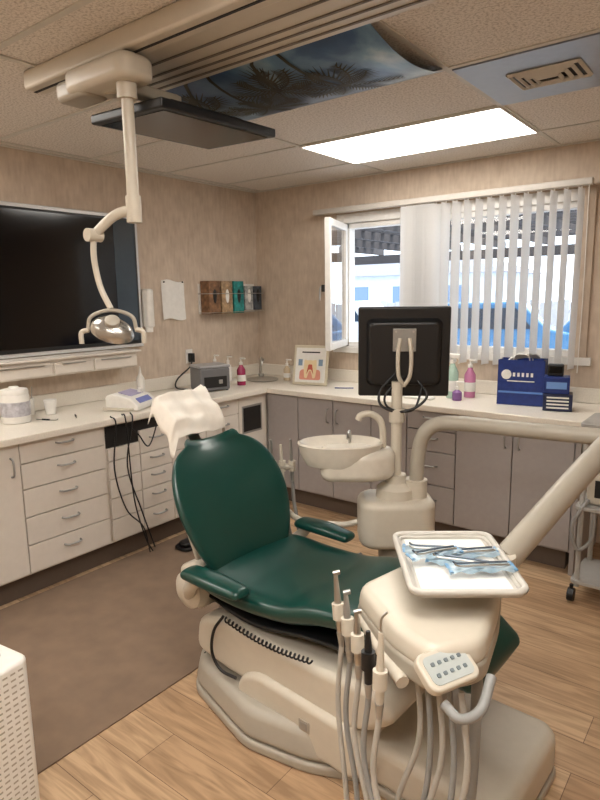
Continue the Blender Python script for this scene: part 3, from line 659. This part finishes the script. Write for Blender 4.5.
# ---------- delivery unit ----------
def delivery():
    g=group("dental_delivery_unit")
    E=Vector((3.27,-1.62,0))
    cyl("arm_hub",(PX+.08,PY+.04,.70),(PX+.08,PY+.04,.78),.05,M_beige,g)
    tube("support_tube",[(PX+.08,PY+.04,.74),(PX+.085,PY+.045,.88),(PX+.105,PY+.05,.98),(PX+.16,PY+.065,1.035),(PX+.27,PY+.08,1.05),(PX+.5,PY+.10,1.05),(E.x-.1,E.y+.01,1.055),(E.x,E.y,1.055)],.032,M_beige2,g,n=20)
    cyl("elbow_joint",(E.x,E.y,1.0),(E.x,E.y,1.22),.06,M_beige2,g)
    tube("spring_arm",[(E.x,E.y,1.17),(3.17,-1.98,1.02),(3.06,-2.40,.83)],.045,M_beige2,g,n=24,flat=.8)
    cyl("arm_pivot",(3.05,-2.43,.76),(3.05,-2.43,.86),.05,M_beige,g)
    poly=roundpoly([(2.80,-2.80),(2.84,-2.60),(2.97,-2.42),(3.07,-2.44),(3.14,-2.66),(3.18,-2.86),(3.10,-2.97),(2.98,-2.93)],.04)
    prism("control_head_top",poly,.785,.85,M_beige,g,bevel=.022,top=.95); prism("control_head_bottom",poly,.745,.80,M_beige2,g,bevel=.015,top=1.0)
    h=bpy.data.objects.new("keypad",None); bpy.context.collection.objects.link(h); h.parent=g; h.location=(3.125,-2.945,.81); h.rotation_euler=(math.radians(32),0,math.radians(66))
    prism("keypad_body",rrect(.135,.085,.022),-.012,.012,M_beige,h,bevel=.006); prism("keypad_face",rrect(.11,.062,.014),.012,.0135,mat("keypad_label",C(176,182,180),.4),h)
    for i in range(5):
        for j in range(2): prism("key_%d_%d"%(i,j),rrect(.009,.008,.002,cx=-.036+.018*i,cy=-.012+.024*j),.0135,.0155,mat("key_grey",C(110,120,124),.5),h)
    tube("grab_handle",[(3.14,-2.99,.76),(3.18,-2.995,.745),(3.205,-2.95,.75),(3.20,-2.88,.785)],.011,M_hose,g)
    t=bpy.data.objects.new("tray",None); bpy.context.collection.objects.link(t); t.parent=g; t.location=(3.015,-2.66,.905); t.rotation_euler=(0,0,math.radians(36))
    cyl("tray_stem",(3.015,-2.66,.83),(3.015,-2.66,.905),.03,M_beige,g)
    W,D=.265,.345
    Mt=mat("tray_plastic",C(188,184,176),.35)
    prism("tray_base",rrect(W,D,.03),0,.006,Mt,t,bevel=.002)
    rim=[(x,y,.014) for x,y in rrect(W,D,.03)]; rim.append(rim[0]); tube("tray_rim",rim,.009,Mt,t,smooth=False,n=8)
    inn=[(x,y,.008) for x,y in rrect(W-.02,D-.02,.025)]; inn.append(inn[0]); tube("tray_inner_lip",inn,.006,Mt,t,smooth=False,n=8)
    prism("tray_liner",rrect(W-.05,D-.05,.004),.006,.008,M_paper,t)
    Mp=mat("pouch_film",C(160,188,205),.12,var=.25,scale=25,spec=.9,alpha=.65); Mi=M_steel
    for i,(x,y,a,w,l) in enumerate([(-.03,.06,80,.055,.19),(.035,.03,100,.05,.2),(.01,-.03,70,.055,.17),(.05,-.07,95,.05,.17),(-.05,.0,110,.04,.15)]):
        v=[];f=[];z=.011+.005*i
        for p in range(13):
            for q in range(7): v.append(((q/6-.5)*w,(p/12-.5)*l,z+.004*math.sin(p*1.7+i)*math.cos(q*1.5)+(.003 if 0<q<6 else 0)))
        for p in range(12):
            for q in range(6): b=p*7+q; f.append((b,b+1,b+8,b+7))
        finish("pouch_%d"%i,mesh("p",v,f),Mp,t,smooth=True,loc=(x,y,0),rot=(0,0,math.radians(a)))
        for e in (-1,1): box("pouch_seal_%d_%d"%(i,e),(x-math.sin(math.radians(a))*l*.47*e,y+math.cos(math.radians(a))*l*.47*e,z+.003),(w,.008,.002),mat("seal_blue",C(90,140,180),.4),t,rot=(0,0,math.radians(a)))
        ar=math.radians(a+90); dx,dy=math.cos(ar)*l*.4,math.sin(ar)*l*.4; ox,oy=-dy*.12,dx*.12
        for kk in (-1,1):
            tube("instrument_%d_%d"%(i,kk),[(x-dx+ox*kk,y-dy+oy*kk,z+.010),(x+ox*kk,y+oy*kk,z+.011),(x+dx*.8+ox*kk,y+dy*.8+oy*kk,z+.010),(x+dx+ox*kk,y+dy+oy*kk,z+.016)],.0027,Mi if kk>0 else mat("instrument_dark",C(100,110,122),.3,metal=.7),t,n=8)
    a=Vector((2.80,-2.84,.79)); b=Vector((3.01,-2.99,.765))
    tube("holder_rail",[a+Vector((.03,.03,-.02)),(a+b)/2+Vector((.02,.03,-.02)),b+Vector((.02,.03,-.02))],.016,M_beige,g)
    out=Vector((-.55,-.8,0)).normalized()
    for i in range(5):
        p=a.lerp(b,i/4); up=Vector((-.14+.03*i,.06,1)).normalized(); sd=Vector((.8,.6,0))
        o1=p+out*.02
        cyl("holster_%d"%i,o1-up*.02,o1+up*.022,.0165,M_beige if i!=3 else M_black,g,n=16)
        mm=[M_steel,M_alu,M_steel,M_black,M_beige][i]; tip=[.10,.085,.075,.07,.11][i]
        tube("handpiece_%d"%i,[o1-up*.055,o1-up*.02,o1+up*.03,o1+up*tip*.8,o1+up*tip],.009,mm,g,n=12,radii=[.009,.0105,.009,.0065,.0055])
        if i in (0,1,2): cyl("handpiece_head_%d"%i,o1+up*tip-sd*.006,o1+up*(tip+.004)+sd*.012,.0065,mm,g,n=12)
        elif i==4: tube("syringe_tip",[o1+up*tip,o1+up*(tip+.03),o1+up*(tip+.045)+sd*.012],.003,M_steel,g,n=8)
        cyl("coupling_%d"%i,o1-up*.09,o1-up*.055,.007,M_alu,g,n=12,r2=.0105)
        s=o1-up*.09; e=Vector((3.01+.035*i,-2.86-.015*i,.75)); low=[.08,.03,.22,.05,.30][i]
        mid=(s+e)/2+out*(.03+.03*(i%3))
        tube("handpiece_hose_%d"%i,[s,s+Vector((-.005,-.01,-.16)),s+Vector((.03+.012*i,-.03,-.36)),Vector((mid.x-.02,mid.y-.02,low+.05)),Vector((mid.x+.06,mid.y+.01,low)),e+Vector((.03*(i%2)-.01,-.06,-.36)),e+Vector((.03,-.03,-.18)),e],.007,M_hose if i%2 else mat("cream_hose",C(176,172,164),.5),g,n=10)
    tube("umbilical",[(3.10,-2.70,.75),(3.14,-2.80,.6),(3.13,-2.82,.3),(3.03,-2.76,.05),(2.9,-2.70,.03)],.014,M_hose,g)
delivery()

# ---------- air purifier ----------
def purifier():
    g=group("air_purifier",(1.81,-3.42,0.008),math.radians(8))
    prism("body",rrect(.30,.30,.035),.015,.535,M_white,g,bevel=.012); prism("top_grille",rrect(.23,.22,.03,cx=-.03),.535,.541,M_dark,g); prism("control_oval",rrect(.05,.08,.019,cx=.04,cy=.02),.541,.545,M_paper,g)
    v=[];f=[]
    for i in range(10):
        for j in range(24):
            c=(-.112+.025*i,.05+.02*j); k=len(v); x=.1508
            v+=[(x,c[0]-.008,c[1]-.003),(x,c[0]+.008,c[1]-.003),(x,c[0]+.008,c[1]+.003),(x,c[0]-.008,c[1]+.003)]; f.append((k,k+1,k+2,k+3))
    finish("side_slots",mesh("slots",v,f),M_beige2,g)
    prism("foot",rrect(.27,.27,.03),0,.015,M_black,g)
purifier()
def cart():
    g=group("rolling_equipment_cart",(3.12,-.72,0.001)); Mg=mat("cart_grey",C(168,166,162),.4)
    for i,(x,y) in enumerate(((-.2,-.16),(.2,-.16),(-.2,.16),(.2,.16))):
        cyl("caster_%d"%i,(x-.015,y,.035),(x+.015,y,.035),.035,M_black,g); tube("fork_%d"%i,[(x,y,.035),(x,y,.09)],.01,M_black,g,smooth=False); cyl("leg_%d"%i,(x*.9,y*.9,.08),(x*.9,y*.9,.95),.013,Mg,g)
    for i,z in enumerate((.10,.50,.93)):
        prism("shelf_%d"%i,rrect(.42,.34,.03),z,z+.02,Mg,g,bevel=.004)
    box("device",(-.02,0,.60),(.3,.24,.16),M_beige,g,.02); box("device_panel",(-.02,-.121,.61),(.22,.003,.09),M_dark,g)
    tube("hose",[(-.15,-.15,.56),(-.21,-.19,.42),(-.18,-.19,.3),(-.12,-.17,.36),(-.12,-.14,.50)],.01,M_hose,g)
cart()

# ---------- world & lights ----------
w=bpy.data.worlds.new("sky"); S.world=w; w.use_nodes=True
bg=w.node_tree.nodes["Background"]; bg.inputs[0].default_value=(.78,.88,1,1); bg.inputs[1].default_value=3.8
sl=bpy.data.lights.new("sun","SUN"); sl.energy=4; sl.angle=math.radians(2); sl.color=(1,.95,.88)
so=bpy.data.objects.new("sun",sl); bpy.context.collection.objects.link(so); so.rotation_euler=(math.radians(40),0,math.radians(100)); so.location=(0,3,6)
S.view_settings.view_transform='Standard'
